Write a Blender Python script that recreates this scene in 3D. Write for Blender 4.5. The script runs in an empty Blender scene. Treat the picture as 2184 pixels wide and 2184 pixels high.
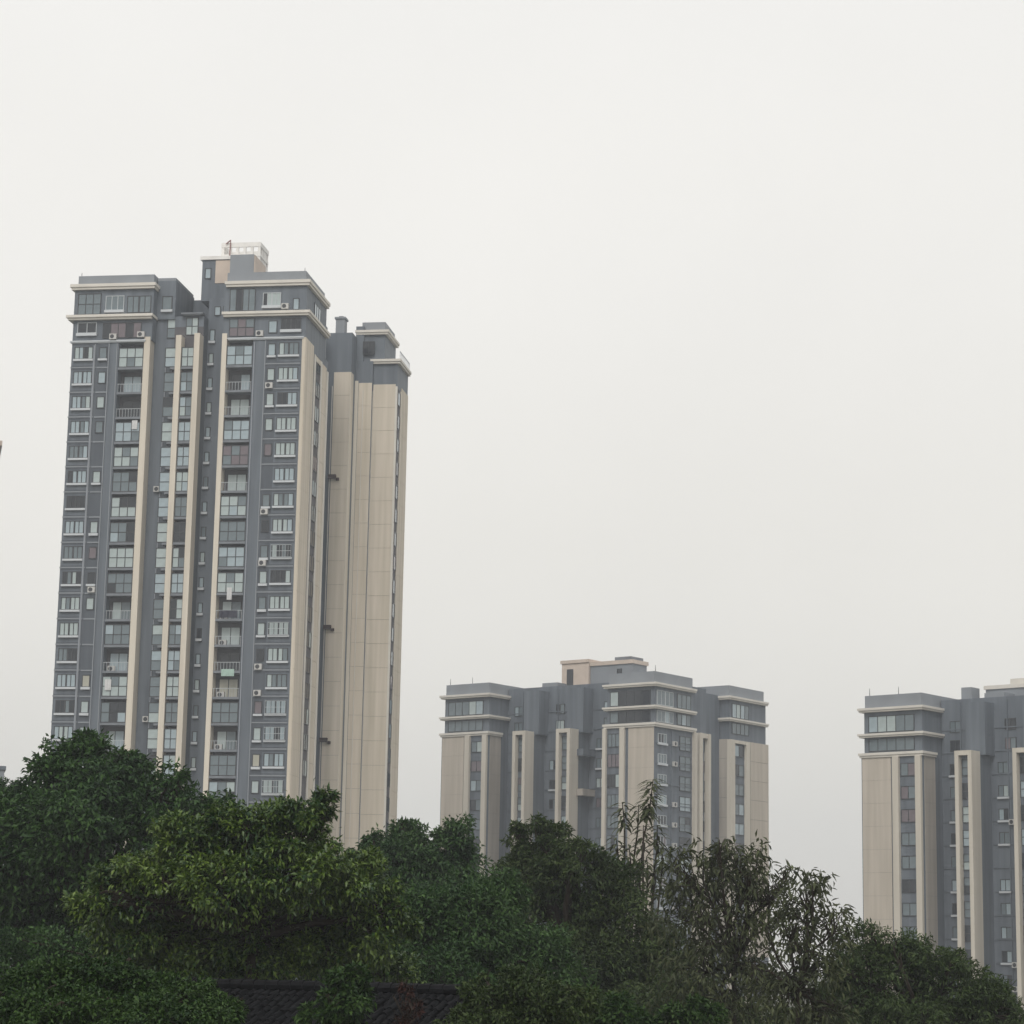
import bpy, math, random
import numpy as np
from mathutils import Matrix, Vector

# ------------------------------------------------------------------ camera
scene = bpy.context.scene
COL = scene.collection
F = 5000.0                                   # focal length in pixels of the 2184 px photograph
PITCH = math.atan(F / 26200.0)
ROLL = math.atan(478 / 26200.0)
HC = 6.0
_r = np.array([1, 0, 0.0]); _f = np.array([0, math.cos(PITCH), math.sin(PITCH)]); _u = np.array([0, -math.sin(PITCH), math.cos(PITCH)])
RGT = math.cos(ROLL) * _r + math.sin(ROLL) * _u
UP = -math.sin(ROLL) * _r + math.cos(ROLL) * _u
EYE = np.array([0, 0, HC])
cam = bpy.data.cameras.new('camera')
cam.sensor_width = 36.0; cam.lens = F / 2184 * 36.0; cam.clip_start = 0.5; cam.clip_end = 6000
cam_o = bpy.data.objects.new('camera', cam); COL.objects.link(cam_o)
cam_o.matrix_world = Matrix(((RGT[0], UP[0], -_f[0], 0), (RGT[1], UP[1], -_f[1], 0), (RGT[2], UP[2], -_f[2], HC), (0, 0, 0, 1)))
scene.camera = cam_o


def at(px, py, dist):
    """the point of the place that the photo shows at pixel px, py when it stands dist metres ahead"""
    d = _f + RGT * ((px - 1092) / F) + UP * ((1092 - py) / F)
    return EYE + d * (dist / d[1])


# ------------------------------------------------------------------ sky, sun, exposure
world = bpy.data.worlds.new('World'); scene.world = world; world.use_nodes = True
nt = world.node_tree; nt.nodes.clear()
N = nt.nodes.new; L = nt.links.new
out = N('ShaderNodeOutputWorld'); bg = N('ShaderNodeBackground'); bg.inputs['Strength'].default_value = 0.1
sky = N('ShaderNodeTexSky'); sky.sky_type = 'NISHITA'; sky.sun_disc = False
SUN_EL, SUN_AZ = math.radians(46), math.radians(-168)      # azimuth measured from +Y towards +X
sky.sun_elevation = SUN_EL; sky.sun_rotation = SUN_AZ; sky.dust_density = 4.0
tc = N('ShaderNodeTexCoord'); sep = N('ShaderNodeSeparateXYZ'); L(tc.outputs['Generated'], sep.inputs[0])
ramp = N('ShaderNodeValToRGB'); L(sep.outputs['Z'], ramp.inputs[0])
ramp.color_ramp.interpolation = 'EASE'
cr = ramp.color_ramp
cr.elements[0].position = 0.0; cr.elements[0].color = (0.775, 0.752, 0.700, 1)
cr.elements[1].position = 1.0; cr.elements[1].color = (0.99, 1.0, 1.0, 1)
for pos, c in ((0.06, (0.85, 0.826, 0.768)), (0.16, (0.922, 0.898, 0.842)), (0.30, (0.955, 0.936, 0.892)), (0.45, (0.955, 0.943, 0.912))):
    e = cr.elements.new(pos); e.color = (*c, 1)
ten = N('ShaderNodeVectorMath'); ten.operation = 'SCALE'; ten.inputs['Scale'].default_value = 10.0
L(ramp.outputs[0], ten.inputs[0])
nz = N('ShaderNodeTexNoise'); nz.inputs['Scale'].default_value = 4.0; nz.inputs['Detail'].default_value = 4.0
L(tc.outputs['Generated'], nz.inputs['Vector'])
mr = N('ShaderNodeMapRange'); mr.inputs['To Min'].default_value = 0.93; mr.inputs['To Max'].default_value = 1.08
L(nz.outputs['Fac'], mr.inputs['Value'])
cl = N('ShaderNodeVectorMath'); cl.operation = 'SCALE'; L(ten.outputs[0], cl.inputs[0]); L(mr.outputs[0], cl.inputs['Scale'])
mixs = N('ShaderNodeMix'); mixs.data_type = 'RGBA'; mixs.inputs['Factor'].default_value = 0.95
L(sky.outputs[0], mixs.inputs['A']); L(cl.outputs[0], mixs.inputs['B'])
L(mixs.outputs['Result'], bg.inputs['Color']); L(bg.outputs[0], out.inputs[0])

sun = bpy.data.lights.new('sun', 'SUN'); sun.energy = 1.5; sun.angle = math.radians(25); sun.color = (1, 0.97, 0.92)
sun_o = bpy.data.objects.new('sun', sun); COL.objects.link(sun_o)
sd = Vector((math.sin(SUN_AZ) * math.cos(SUN_EL), math.cos(SUN_AZ) * math.cos(SUN_EL), math.sin(SUN_EL)))
sun_o.rotation_euler = sd.to_track_quat('Z', 'Y').to_euler()
scene.view_settings.view_transform = 'Standard'; scene.view_settings.look = 'None'
scene.view_settings.gamma = 1.0; scene.view_settings.exposure = 0.0; scene.view_settings.use_curve_mapping = False
try:
    scene.cycles.use_denoising = True
    scene.cycles.max_bounces = 6; scene.cycles.diffuse_bounces = 3; scene.cycles.volume_bounces = 0
    scene.cycles.transparent_max_bounces = 6
except Exception:
    pass


# ------------------------------------------------------------------ materials
def mat(name, col, rough=0.7, spec=0.3, var=0.0, scale=0.5, stretch=(1, 1, 1), island=0.0, col2=None, metallic=0.0, trans=0.0):
    """plain procedural surface: colour, large noise variation, optional variation per loose piece"""
    m = bpy.data.materials.new(name); m.use_nodes = True
    t = m.node_tree; b = t.nodes['Principled BSDF']
    b.inputs['Roughness'].default_value = rough; b.inputs['Specular IOR Level'].default_value = spec
    b.inputs['Metallic'].default_value = metallic
    b.inputs['Base Color'].default_value = (*col, 1)
    if var or island or col2:
        c2 = col2 or tuple(c * 0.55 for c in col)
        mix = t.nodes.new('ShaderNodeMix'); mix.data_type = 'RGBA'
        mix.inputs['A'].default_value = (*col, 1); mix.inputs['B'].default_value = (*c2, 1)
        add = t.nodes.new('ShaderNodeMath'); add.operation = 'ADD'; add.use_clamp = True
        add.inputs[0].default_value = 0; add.inputs[1].default_value = 0
        if var:
            co = t.nodes.new('ShaderNodeTexCoord'); mp = t.nodes.new('ShaderNodeMapping'); mp.inputs['Scale'].default_value = stretch
            nn = t.nodes.new('ShaderNodeTexNoise'); nn.inputs['Scale'].default_value = scale; nn.inputs['Detail'].default_value = 5
            t.links.new(co.outputs['Object'], mp.inputs[0]); t.links.new(mp.outputs[0], nn.inputs['Vector'])
            r = t.nodes.new('ShaderNodeMapRange'); r.inputs['From Min'].default_value = 0.3; r.inputs['From Max'].default_value = 0.7
            r.inputs['To Max'].default_value = var
            t.links.new(nn.outputs['Fac'], r.inputs['Value']); t.links.new(r.outputs[0], add.inputs[0])
        if island:
            g = t.nodes.new('ShaderNodeNewGeometry'); k = t.nodes.new('ShaderNodeMath'); k.operation = 'MULTIPLY'; k.inputs[1].default_value = island
            t.links.new(g.outputs['Random Per Island'], k.inputs[0]); t.links.new(k.outputs[0], add.inputs[1])
        t.links.new(add.outputs[0], mix.inputs['Factor']); t.links.new(mix.outputs['Result'], b.inputs['Base Color'])
        if trans:
            tr = t.nodes.new('ShaderNodeBsdfTranslucent'); t.links.new(mix.outputs['Result'], tr.inputs['Color'])
            ms = t.nodes.new('ShaderNodeMixShader'); ms.inputs[0].default_value = trans
            t.links.new(b.outputs[0], ms.inputs[1]); t.links.new(tr.outputs[0], ms.inputs[2])
            t.links.new(ms.outputs[0], t.nodes['Material Output'].inputs['Surface'])
    return m


M = {}
M['gray'] = mat('grey_tile', (0.146, 0.168, 0.194), 0.6, 0.3, 0.9, 1.1, (1, 1, 0.07), col2=(0.086, 0.100, 0.120))
M['gray_shade'] = mat('shaded_grey_tile', (0.088, 0.102, 0.120), 0.6, 0.3, 0.9, 1.1, (1, 1, 0.07), col2=(0.058, 0.068, 0.084))  # grey tile with the shade of gaps and niches put into its colour
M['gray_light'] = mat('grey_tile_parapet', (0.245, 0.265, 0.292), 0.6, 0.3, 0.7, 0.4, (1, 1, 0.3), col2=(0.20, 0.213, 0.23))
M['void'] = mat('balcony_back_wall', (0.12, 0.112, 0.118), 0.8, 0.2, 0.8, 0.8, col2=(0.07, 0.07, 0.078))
M['cream'] = mat('cream_stone', (0.70, 0.64, 0.545), 0.85, 0.15, 0.8, 0.9, (1, 1, 0.06), col2=(0.53, 0.475, 0.40))
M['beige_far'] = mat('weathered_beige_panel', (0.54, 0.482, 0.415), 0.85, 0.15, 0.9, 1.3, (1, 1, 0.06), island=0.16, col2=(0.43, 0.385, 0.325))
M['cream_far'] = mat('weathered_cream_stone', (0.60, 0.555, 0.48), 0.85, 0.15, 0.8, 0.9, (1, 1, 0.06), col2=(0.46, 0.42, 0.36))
M['cornice'] = mat('cornice_stone', (0.68, 0.645, 0.585), 0.8, 0.2, 0.6, 0.5, col2=(0.56, 0.53, 0.49))
M['cream_shaded'] = mat('cream_stone_shaded', (0.44, 0.40, 0.35), 0.85, 0.15, 0.7, 0.8, (1, 1, 0.08), col2=(0.26, 0.235, 0.21))  # cream stone darkened to carry the shade of the side faces
M['beige'] = mat('beige_panel', (0.68, 0.605, 0.515), 0.85, 0.15, 0.9, 1.3, (1, 1, 0.05), island=0.18, col2=(0.52, 0.465, 0.375))
M['pink'] = mat('pinkish_plaster', (0.60, 0.505, 0.43), 0.85, 0.2, 0.4, 0.5)
M['white'] = mat('white_trim', (0.54, 0.57, 0.60), 0.6, 0.3, 0.3, 0.6, col2=(0.5, 0.5, 0.5))
M['lattice'] = mat('lattice_cream', (0.80, 0.78, 0.75), 0.7, 0.3, 0.3, 1.0)
M['frame'] = mat('window_frame', (0.035, 0.037, 0.042), 0.45, 0.4)
M['pale_frame'] = mat('pale_window_frame', (0.42, 0.45, 0.47), 0.45, 0.4)
M['ledge'] = mat('grey_ledge', (0.20, 0.215, 0.24), 0.6, 0.3, 0.6, 0.8)
M['pipe'] = mat('pipe', (0.30, 0.32, 0.36), 0.5, 0.3)
GL = [mat('pane_curtain', (0.42, 0.49, 0.49), 0.15, 0.5, 0.5, 0.9), mat('pane_pale_blue', (0.36, 0.44, 0.48), 0.12, 0.5, 0.5, 0.9),
      mat('pane_mid', (0.165, 0.205, 0.225), 0.1, 0.5, 0.6, 0.8), mat('pane_dark', (0.02, 0.024, 0.03), 0.06, 0.5),
      mat('pane_cream_curtain', (0.42, 0.41, 0.34), 0.2, 0.5, 0.4, 1.0), mat('pane_mauve', (0.17, 0.14, 0.155), 0.12, 0.5, 0.5, 1.0)]
M['bark'] = mat('bark', (0.040, 0.031, 0.024), 0.9, 0.2, 0.8, 4.0)


def leafmat(name, a, b, rough=0.5, spec=0.2, trans=0.2):
    return mat(name, a, rough, spec, 0.55, 0.6, (1, 1, 1), island=0.75, col2=b, trans=trans)


M['leaf_dark'] = leafmat('leaf_dark_green', (0.062, 0.130, 0.028), (0.013, 0.038, 0.011))
M['leaf_big'] = leafmat('leaf_broad_green', (0.175, 0.255, 0.036), (0.012, 0.044, 0.009), 0.4, 0.4)
M['leaf_mid'] = leafmat('leaf_mid_green', (0.080, 0.148, 0.040), (0.020, 0.052, 0.016))
M['leaf_brown'] = leafmat('leaf_brownish_green', (0.084, 0.118, 0.034), (0.022, 0.042, 0.011))
M['leaf_olive'] = leafmat('leaf_olive', (0.105, 0.122, 0.052), (0.032, 0.040, 0.018))
M['leaf_feather'] = leafmat('leaf_feather_green', (0.090, 0.130, 0.040), (0.030, 0.054, 0.016))
M['leaf_shrub'] = leafmat('leaf_shrub', (0.068, 0.126, 0.024), (0.013, 0.038, 0.009))
M['leaf_red'] = leafmat('leaf_red_brown', (0.060, 0.017, 0.012), (0.022, 0.009, 0.006), 0.6)
M['roof_tile'] = mat('dark_roof_tile', (0.016, 0.0155, 0.019), 0.8, 0.12, 0.9, 2.0, island=0.8, col2=(0.0035, 0.0035, 0.0045))
M['house_wall'] = mat('house_wall', (0.12, 0.105, 0.09), 0.9, 0.2, 0.8, 1.5)
M['soil'] = mat('ground_soil', (0.10, 0.105, 0.075), 0.95, 0.1, 0.9, 0.05, col2=(0.16, 0.15, 0.13))
M['ac_white'] = mat('ac_white', (0.50, 0.49, 0.47), 0.5, 0.3)
M['pink_red'] = mat('faded_red_metal', (0.25, 0.13, 0.12), 0.7, 0.3)
M['cloth_dark'] = mat('cloth_dark', (0.05, 0.05, 0.07), 0.9, 0.1, 0.6, 3.0)
M['cloth_green'] = mat('cloth_green', (0.40, 0.54, 0.48), 0.9, 0.1, 0.4, 2.0)
M['cloth_white'] = mat('cloth_white', (0.66, 0.66, 0.66), 0.9, 0.1, 0.4, 2.0)


# ------------------------------------------------------------------ helpers
class MB:
    def __init__(s): s.v = []; s.f = []
    def box(s, x0, x1, y0, y1, z0, z1):
        n = len(s.v)
        s.v += [(x0, y0, z0), (x1, y0, z0), (x1, y1, z0), (x0, y1, z0), (x0, y0, z1), (x1, y0, z1), (x1, y1, z1), (x0, y1, z1)]
        s.f += [(n, n + 3, n + 2, n + 1), (n + 4, n + 5, n + 6, n + 7), (n, n + 1, n + 5, n + 4), (n + 1, n + 2, n + 6, n + 5), (n + 2, n + 3, n + 7, n + 6), (n + 3, n, n + 4, n + 7)]
        return s
    def tube(s, pts, rad, sides=6, cap=True):
        """tapered tube along pts"""
        pts = [Vector(p) for p in pts]; n0 = len(s.v); k = len(pts)
        for i, p in enumerate(pts):
            t = (pts[min(i + 1, k - 1)] - pts[max(i - 1, 0)]).normalized()
            a = t.orthogonal().normalized(); b = t.cross(a)
            for j in range(sides):
                an = 2 * math.pi * j / sides
                s.v.append(tuple(p + (a * math.cos(an) + b * math.sin(an)) * rad[i]))
        for i in range(k - 1):
            for j in range(sides):
                q = n0 + i * sides; s.f.append((q + j, q + (j + 1) % sides, q + sides + (j + 1) % sides, q + sides + j))
        if cap:
            s.f.append(tuple(range(n0 + sides - 1, n0 - 1, -1))); s.f.append(tuple(range(n0 + (k - 1) * sides, n0 + k * sides)))
        return s
    def mesh(s, name, m):
        me = bpy.data.meshes.new(name); me.from_pydata(s.v, [], s.f); me.materials.append(m); return me
    def build(s, name, m, parent=None):
        return link(name, s.mesh(name, m), parent)


def link(name, me, parent=None, loc=None, rot=None):
    o = bpy.data.objects.new(name, me); COL.objects.link(o); o.parent = parent
    if loc is not None: o.location = loc
    if rot is not None: o.rotation_euler = rot
    return o


def thing(name, label, cat, loc=(0, 0, 0), rz=0.0, group=None):
    o = bpy.data.objects.new(name, None); COL.objects.link(o); o.empty_display_size = 0.5
    return tag(o, label, cat, group, loc, rz)


def tag(o, label, cat, group=None, loc=None, rz=None):
    o['label'] = label; o['category'] = cat
    if group: o['group'] = group
    if loc is not None: o.location = loc
    if rz is not None: o.rotation_euler = (0, 0, rz)
    return o


_pm = {}


def pane_mesh(w, h, gi, axis):
    k = (round(w, 2), round(h, 2), gi, axis)
    if k not in _pm:
        b = MB()
        if axis == 'u': b.box(0, w, -0.012, 0.012, 0, h)
        else: b.box(-0.012, 0.012, 0, w, 0, h)
        _pm[k] = b.mesh('pane', GL[gi])
    return _pm[k]


_fm = {}


def frame_mesh(w, h, nx, nz, axis, m, bar=0.09):
    k = (round(w, 2), round(h, 2), nx, nz, axis, m.name)
    if k not in _fm:
        b = MB()
        def bx(a0, a1, z0, z1, d):
            if axis == 'u': b.box(a0, a1, -d, 0.03, z0, z1)
            else: b.box(-0.03, d, a0, a1, z0, z1)
        bx(0, w, 0, bar, 0.085); bx(0, w, h - bar, h, 0.085)
        for i in range(nx + 1):
            x = (w - bar) * i / nx; e = 0.06 if nx == 4 and i == 2 else 0.0; bx(x - e, x + bar + e, bar, h - bar, 0.08)
        for j in range(1, nz):
            z = h * j / nz; bx(bar, w - bar, z - bar / 2, z + bar / 2, 0.07)
        _fm[k] = b.mesh('window', m)
    return _fm[k]


_sm = {}


def sill_mesh(w, hh, axis, m):
    k = (round(w, 2), round(hh, 2), axis, m.name)
    if k not in _sm:
        b = MB()
        if axis == 'u': b.box(-0.08, w + 0.08, -0.28, 0.02, -hh, -0.004)
        else: b.box(-0.02, 0.28, -0.08, w + 0.08, -hh, -0.004)
        _sm[k] = b.mesh('sill', m)
    return _sm[k]


def pick(rng, weights):
    return rng.choices(range(len(GL)), weights)[0]


def window(parent, rng, a, z, w, h, nx, nz, plane, axis='u', sill=0.0, weights=(4, 4, 3, 3, 0, 0), name='window', fm=None, sillm=None):
    """a framed window on the plane v=plane (axis u) or u=plane (axis v); panes and sill are its children"""
    loc = (a, plane - 0.03, z) if axis == 'u' else (plane + 0.03, a, z)
    fo = link(name, frame_mesh(w, h, nx, nz, axis, fm or M['frame']), parent, loc)
    base = pick(rng, weights)
    for i in range(nx):
        for j in range(nz):
            gi = base if rng.random() < 0.72 else rng.choice((2, 2, 3, 0, 1) if base not in (4, 5) else (2, 3))
            pw, ph = (w - 0.07) / nx - 0.07, h / nz - 0.1
            x, zz = 0.07 + (w - 0.07) * i / nx, 0.07 + (h - 0.07) * j / nz
            link('pane', pane_mesh(pw, ph, gi, axis), fo, (x, -0.025, zz) if axis == 'u' else (0.025, x, zz))
    if sill: link('sill', sill_mesh(w, sill, axis, sillm or M['white']), fo, (0, 0, 0))
    return fo


def cornice(parent, z0, z1, u0, u1, v0, v1, m, over=0.7, name='cornice'):
    """two stepped slabs round a block"""
    h = (z1 - z0) * 0.45
    b = MB(); b.box(u0 - over * 0.72, u1 + over * 0.72, v0 - over * 0.72, v1, z0, z0 + h)
    b.box(u0 - over, u1 + over, v0 - over, v1, z0 + h, z1)
    return b.build(name, m, parent)


def aircon(parent, u, v, z, axis='u'):
    b = MB()
    if axis == 'u': b.box(u, u + 0.9, v - 0.4, v - 0.02, z, z + 0.7)
    else: b.box(v + 0.02, v + 0.4, u, u + 0.9, z, z + 0.7)
    o = b.build('air_conditioner', M['ac_white'], parent)
    g = MB(); k = 10
    ctr = (u + 0.36, v - 0.405, z + 0.35) if axis == 'u' else (v + 0.405, u + 0.36, z + 0.35)
    for i in range(k):
        a = 2 * math.pi * i / k
        d = (math.cos(a) * 0.27, 0, math.sin(a) * 0.27) if axis == 'u' else (0, math.cos(a) * 0.27, math.sin(a) * 0.27)
        g.v.append((ctr[0] + d[0], ctr[1] + d[1], ctr[2] + d[2]))
    g.f.append(tuple(range(k)))
    g.build('fan_grille', M['frame'], o)
    return o


def struct(name, o):
    o['kind'] = 'structure'; return o


# ------------------------------------------------------------------ ground
g = MB(); g.v = [(-900, -140, 0), (900, -140, 0), (900, 1590, 0), (-900, 1590, 0)]; g.f = [(0, 1, 2, 3)]
struct('ground', g.build('ground', M['soil']))

TG = 'apartment towers beyond the trees'


# ------------------------------------------------------------------ tall tower on the left
def tall_tower():
    rng = random.Random(7)
    T = thing('apartment_tower', 'tallest grey apartment tower with cream pilasters, at the left above the trees', 'apartment building',
              (-25.872, 280.0, 0), math.radians(-8.7), TG)
    FH = 3.163; SILL = [78.67 - FH * k for k in range(19)]; Z0 = 17.0
    # ---- bodies
    w = MB()
    w.box(-29.9, -19.8, 1.4, 20, 0, 81.0); w.box(-29.9, -23.8, 0, 1.4, 0, 81.0)
    w.box(-20.55, -19.8, 0.02, 1.4, 0, 81.0)
    w.box(-19.8, -17.2, 1.72, 9.4, 0, 84.0)
    w.build('wall', M['gray'], T)
    w = MB(); w.box(-29.9, -19.6, 0, 20, 81.0, 87.6); w.box(-19.6, -17.2, 1.4, 9.4, 84.0, 89.0)
    w.build('wall', M['gray'], T)
    w = MB(); w.box(-17.2, -13.46, 1.6, 12, 0, 84.4); w.box(-13.46, -10.4, 3.5, 20, 0, 87.2); w.box(-17.2, -13.46, 9.0, 20, 84.4, 88.6)
    w.build('wall', M['gray'], T)
    w = MB(); w.box(-10.5, -6.6, 1.4, 12.6, 0, 81.0); w.box(-6.6, 0, 0, 12.6, 0, 81.0); w.box(-10.5, -9.98, 0.02, 1.4, 0, 81.0)
    w.build('wall', M['gray'], T)
    w = MB(); w.box(-10.5, 0, 0, 10.8, 81.0, 87.5); w.build('wall', M['gray'], T)
    # parapets
    MB().box(-29.6, -19.75, 0.25, 19.6, 88.3, 89.55).build('parapet', M['gray_light'], T)
    MB().box(-19.72, -17.3, 1.5, 9.3, 89.0, 89.4).build('parapet', M['gray_light'], T)
    MB().box(-10.3, -0.25, 0.3, 10.5, 88.2, 89.5).build('parapet', M['gray_light'], T)
    # cornices
    cornice(T, 87.6, 88.3, -29.85, -19.85, 0, 20, M['cornice'], 0.55)
    cornice(T, 83.65, 84.25, -29.9, -20.2, 0, 19, M['cornice'], 0.75)
    cornice(T, 80.75, 81.02, -29.9, -20.6, 0, 1.3, M['white'], 0.25, 'string_course')
    cornice(T, 87.5, 88.2, -9.9, 0, 0, 10.7, M['cornice'], 0.5)
    cornice(T, 83.65, 84.25, -10.0, 0, 0, 10.9, M['cornice'], 0.6)
    cornice(T, 80.7, 80.98, -9.6, -0.4, 0, 1.3, M['white'], 0.25, 'string_course')
    cornice(T, 84.4, 84.7, -15.9, -13.9, 1.4, 2.4, M['ledge'], 0.4, 'string_course')
    # stair core head, water tank room, lattice on the roof
    b = MB(); b.box(-15.0, -9.9, 5.0, 12, 87.3, 92.7); b.build('penthouse', M['gray'], T)
    MB().box(-15.25, -10.0, 4.8, 12.2, 92.7, 93.15).build('penthouse_cap', M['lattice'], T)
    MB().box(-13.25, -10.45, 4.94, 5.0, 89.6, 92.6).build('penthouse_panel', M['pink'], T)
    window(T, rng, -14.6, 90.2, 0.8, 1.4, 1, 1, 5.0, weights=(0, 1, 0, 0, 0, 0))
    b = MB(); b.box(-10.1, -7.05, 0.5, 6.0, 88.25, 91.9); b.build('roof_house', M['gray_light'], T)
    MB().box(-7.04, -6.95, 0.6, 5.9, 89.5, 91.85).build('roof_house_panel', M['pink'], T)
    lat = MB(); z0, z1 = 89.6, 95.5; u0, u1, v0, v1 = -13.2, -8.1, 7.2, 11.2
    for (a0, a1, c0, c1) in ((u0, u1, v0, v0 + 0.3), (u0, u1, v1 - 0.3, v1)):
        for k in range(6):
            x = a0 + (a1 - a0 - 0.34) * k / 5; lat.box(x, x + 0.34, c0, c1, z0, z1)
    for (a0, a1) in ((u0, u0 + 0.3), (u1 - 0.3, u1)):
        for k in range(1, 4):
            y = v0 + 0.3 + (v1 - v0 - 1.0) * k / 4; lat.box(a0 + 0.01, a1 - 0.01, y, y + 0.4, z0, z1)
    lat.build('roof_lattice', M['lattice'], T)
    rails = MB()
    for (a, c) in ((z0 + 0.2, 91.6), (92.35, 92.75), (93.7, 94.05), (95.0, 95.6)):
        rails.box(u0 - 0.05, u1 + 0.05, v0 - 0.05, v0 + 0.2, a, c); rails.box(u0 - 0.05, u1 + 0.05, v1 - 0.2, v1 + 0.05, a, c)
        rails.box(u0 - 0.05, u0 + 0.2, v0 + 0.2, v1 - 0.2, a, c); rails.box(u1 - 0.2, u1 + 0.05, v0 + 0.2, v1 - 0.2, a, c)
    rails.build('lattice_rail', M['lattice'], T)
    ant = MB(); ant.tube([(-12.1, 7.0, 92.5), (-12.0, 7.0, 95.9)], [0.09, 0.07], 5); ant.tube([(-12.6, 7.0, 95.4), (-12.0, 7.0, 95.9)], [0.08, 0.08], 5)
    ant.build('vent_pipe', M['pink_red'], T)
    for (x, y, z, h) in ((-29.3, 0.5, 89.55, 0.5), (-0.5, 0.6, 89.5, 0.5), (-2.6, 15.5, 87.5, 0.8)):
        MB().tube([(x, y, z - 0.2), (x, y, z + h)], [0.05, 0.03], 5).build('lightning_rod', M['frame'], T)
    # ---- cream pilasters
    def pil(u0, u1, v0, v1, ztop, m=M['cream']): return MB().box(u0, u1, v0, v1, Z0 - 10, ztop).build('pilaster', m, T)
    pil(-20.56, -19.78, -0.06, 1.7, 81.4)
    pil(-16.5, -15.8, 0.0, 1.7, 81.55)
    pil(-14.15, -13.45, 0.0, 1.75, 81.75)
    pil(-10.56, -9.94, -0.08, 1.5, 81.6)
    # ---- side face strips of the right block (plane u = 0)
    def strip(v0, v1, d, ztop, m, name='pilaster'): return MB().box(0.002, d, v0, v1, Z0 - 10, ztop).build(name, m, T)
    nf = 20
    for k in range(nf):
        zt = 80.9 - FH * k
        MB().box(0.004, 0.10, -0.05, 4.3, zt - FH + 0.02, zt).build('panel', M['beige'], T)
        MB().box(0.004, 0.08, 9.0, 11.55, zt - FH + 0.04 - 1.0, zt - 1.0).build('panel', M['beige'], T)
    MB().box(-0.36, 0.003, -0.10, -0.003, Z0 - 10, 80.9).build('pilaster', M['beige'], T)
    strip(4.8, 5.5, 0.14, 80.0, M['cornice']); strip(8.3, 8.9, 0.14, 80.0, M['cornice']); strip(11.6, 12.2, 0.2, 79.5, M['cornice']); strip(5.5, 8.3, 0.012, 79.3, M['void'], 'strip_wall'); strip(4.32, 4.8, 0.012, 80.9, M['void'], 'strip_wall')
    MB().box(0.003, 0.13, 5.5, 8.3, 79.3, 79.95).build('lintel', M['cream'], T)
    for k in range(17):
        window(T, rng, 5.75, SILL[k] - 0.6, 2.3, 2.0, 2, 1, 0.02, 'v', weights=(0, 1, 3, 4, 0, 2))
    # ---- storey details
    pier = MB()
    for k in range(-1, 19):
        z = 78.67 - FH * k - 1.15
        pier.box(-29.95, -26.7, -0.09, -0.002, z, z + 0.16); pier.box(-26.55, -25.0, -0.09, -0.002, z - 0.05, z + 0.12)
        pier.box(-5.0, -0.5, -0.09, -0.002, z, z + 0.16)
    pier.build('string_course', M['gray_light'], T)
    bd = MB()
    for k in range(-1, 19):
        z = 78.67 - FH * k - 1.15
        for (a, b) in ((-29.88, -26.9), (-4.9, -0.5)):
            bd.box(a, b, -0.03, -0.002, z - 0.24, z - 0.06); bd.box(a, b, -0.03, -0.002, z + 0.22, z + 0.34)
    bd = bd.build('shadow_line_band', M['gray_shade'], T); bd['kind'] = 'stuff'      # storey shadow lines painted as dark strips, two pixels high: too thin to pick apart
    MB().box(-26.78, -25.12, -0.012, -0.002, Z0, 80.6).build('niche_shade_panel', M['gray_shade'], T)  # flush dark panel painting the shade of the small window niche
    MB().box(-4.86, -3.5, -0.012, -0.002, Z0, 80.6).build('niche_shade_panel', M['gray_shade'], T)  # same painted niche shade on the right block
    fins = MB()
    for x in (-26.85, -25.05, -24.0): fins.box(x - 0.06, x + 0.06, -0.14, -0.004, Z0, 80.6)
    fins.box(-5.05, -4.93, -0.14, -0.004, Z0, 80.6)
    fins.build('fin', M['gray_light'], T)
    for x, v in ((-18.15, 1.62), (-6.38, -0.1), (-26.98, -0.1)):
        MB().tube([(x, v, Z0), (x, v, 80.4)], [0.07, 0.07], 6).build('drain_pipe', M['pipe'], T)
    WL = (4, 5, 3, 2.5, 0, 0); WB = (5, 4, 4, 1.6, 0.5, 0.4)
    slabs = []
    for k, s in enumerate(SILL):
        window(T, rng, -29.5, s, 2.4, 1.6, 4, 1, 0.0, sill=0.25, weights=WL)
        if rng.random() < 0.85:
            window(T, rng, -26.3, s, 1.0, 1.5, 1, 1, 0.0, sill=rng.choice((0.0, 0.25, 0.3)), weights=(4, 2, 2, 2, 1, 1))
        if rng.random() < 0.22: aircon(T, -26.25 + rng.uniform(0, .2), -0.01, s - 1.05)
        if rng.random() < 0.22: aircon(T, -4.75, -0.01, s - 1.05)
        if rng.random() < 0.2: aircon(T, -18.9, 1.7, s - 0.9)
        if rng.random() < 0.35:      # window cage
            cg = MB(); cw = 2.5
            for q in range(8): cg.box(-3.25 + cw * q / 7 - 0.015, -3.25 + cw * q / 7 + 0.015, -0.42, -0.39, s, s + 1.5)
            for zz in (s, s + 0.75, s + 1.5): cg.box(-3.28, -0.73, -0.43, -0.38, zz - 0.025, zz + 0.025)
            for q in (-3.27, -0.77): cg.box(q, q + 0.03, -0.38, -0.02, s - 0.02, s + 0.02); cg.box(q, q + 0.03, -0.38, -0.02, s + 1.48, s + 1.52)
            cg.build('window_cage', M['pale_frame'], T)
        window(T, rng, -13.2, s + 0.05, 0.62, 1.3, 1, 1, 3.5, sill=0.3, weights=(2, 8, 0, 0, 0, 0))
        window(T, rng, -3.25, s, 2.5, 1.6, 4, 1, 0.0, sill=0.25, weights=WL)
        if rng.random() < 0.9:
            window(T, rng, -4.65, s - 0.05, 0.95, 1.55, 1, 1, 0.0, sill=rng.choice((0.0, 0.25, 0.3)), weights=(4, 2, 2, 2, 1, 2))
        zf = s - 1.15                                         # balcony floor
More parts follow.
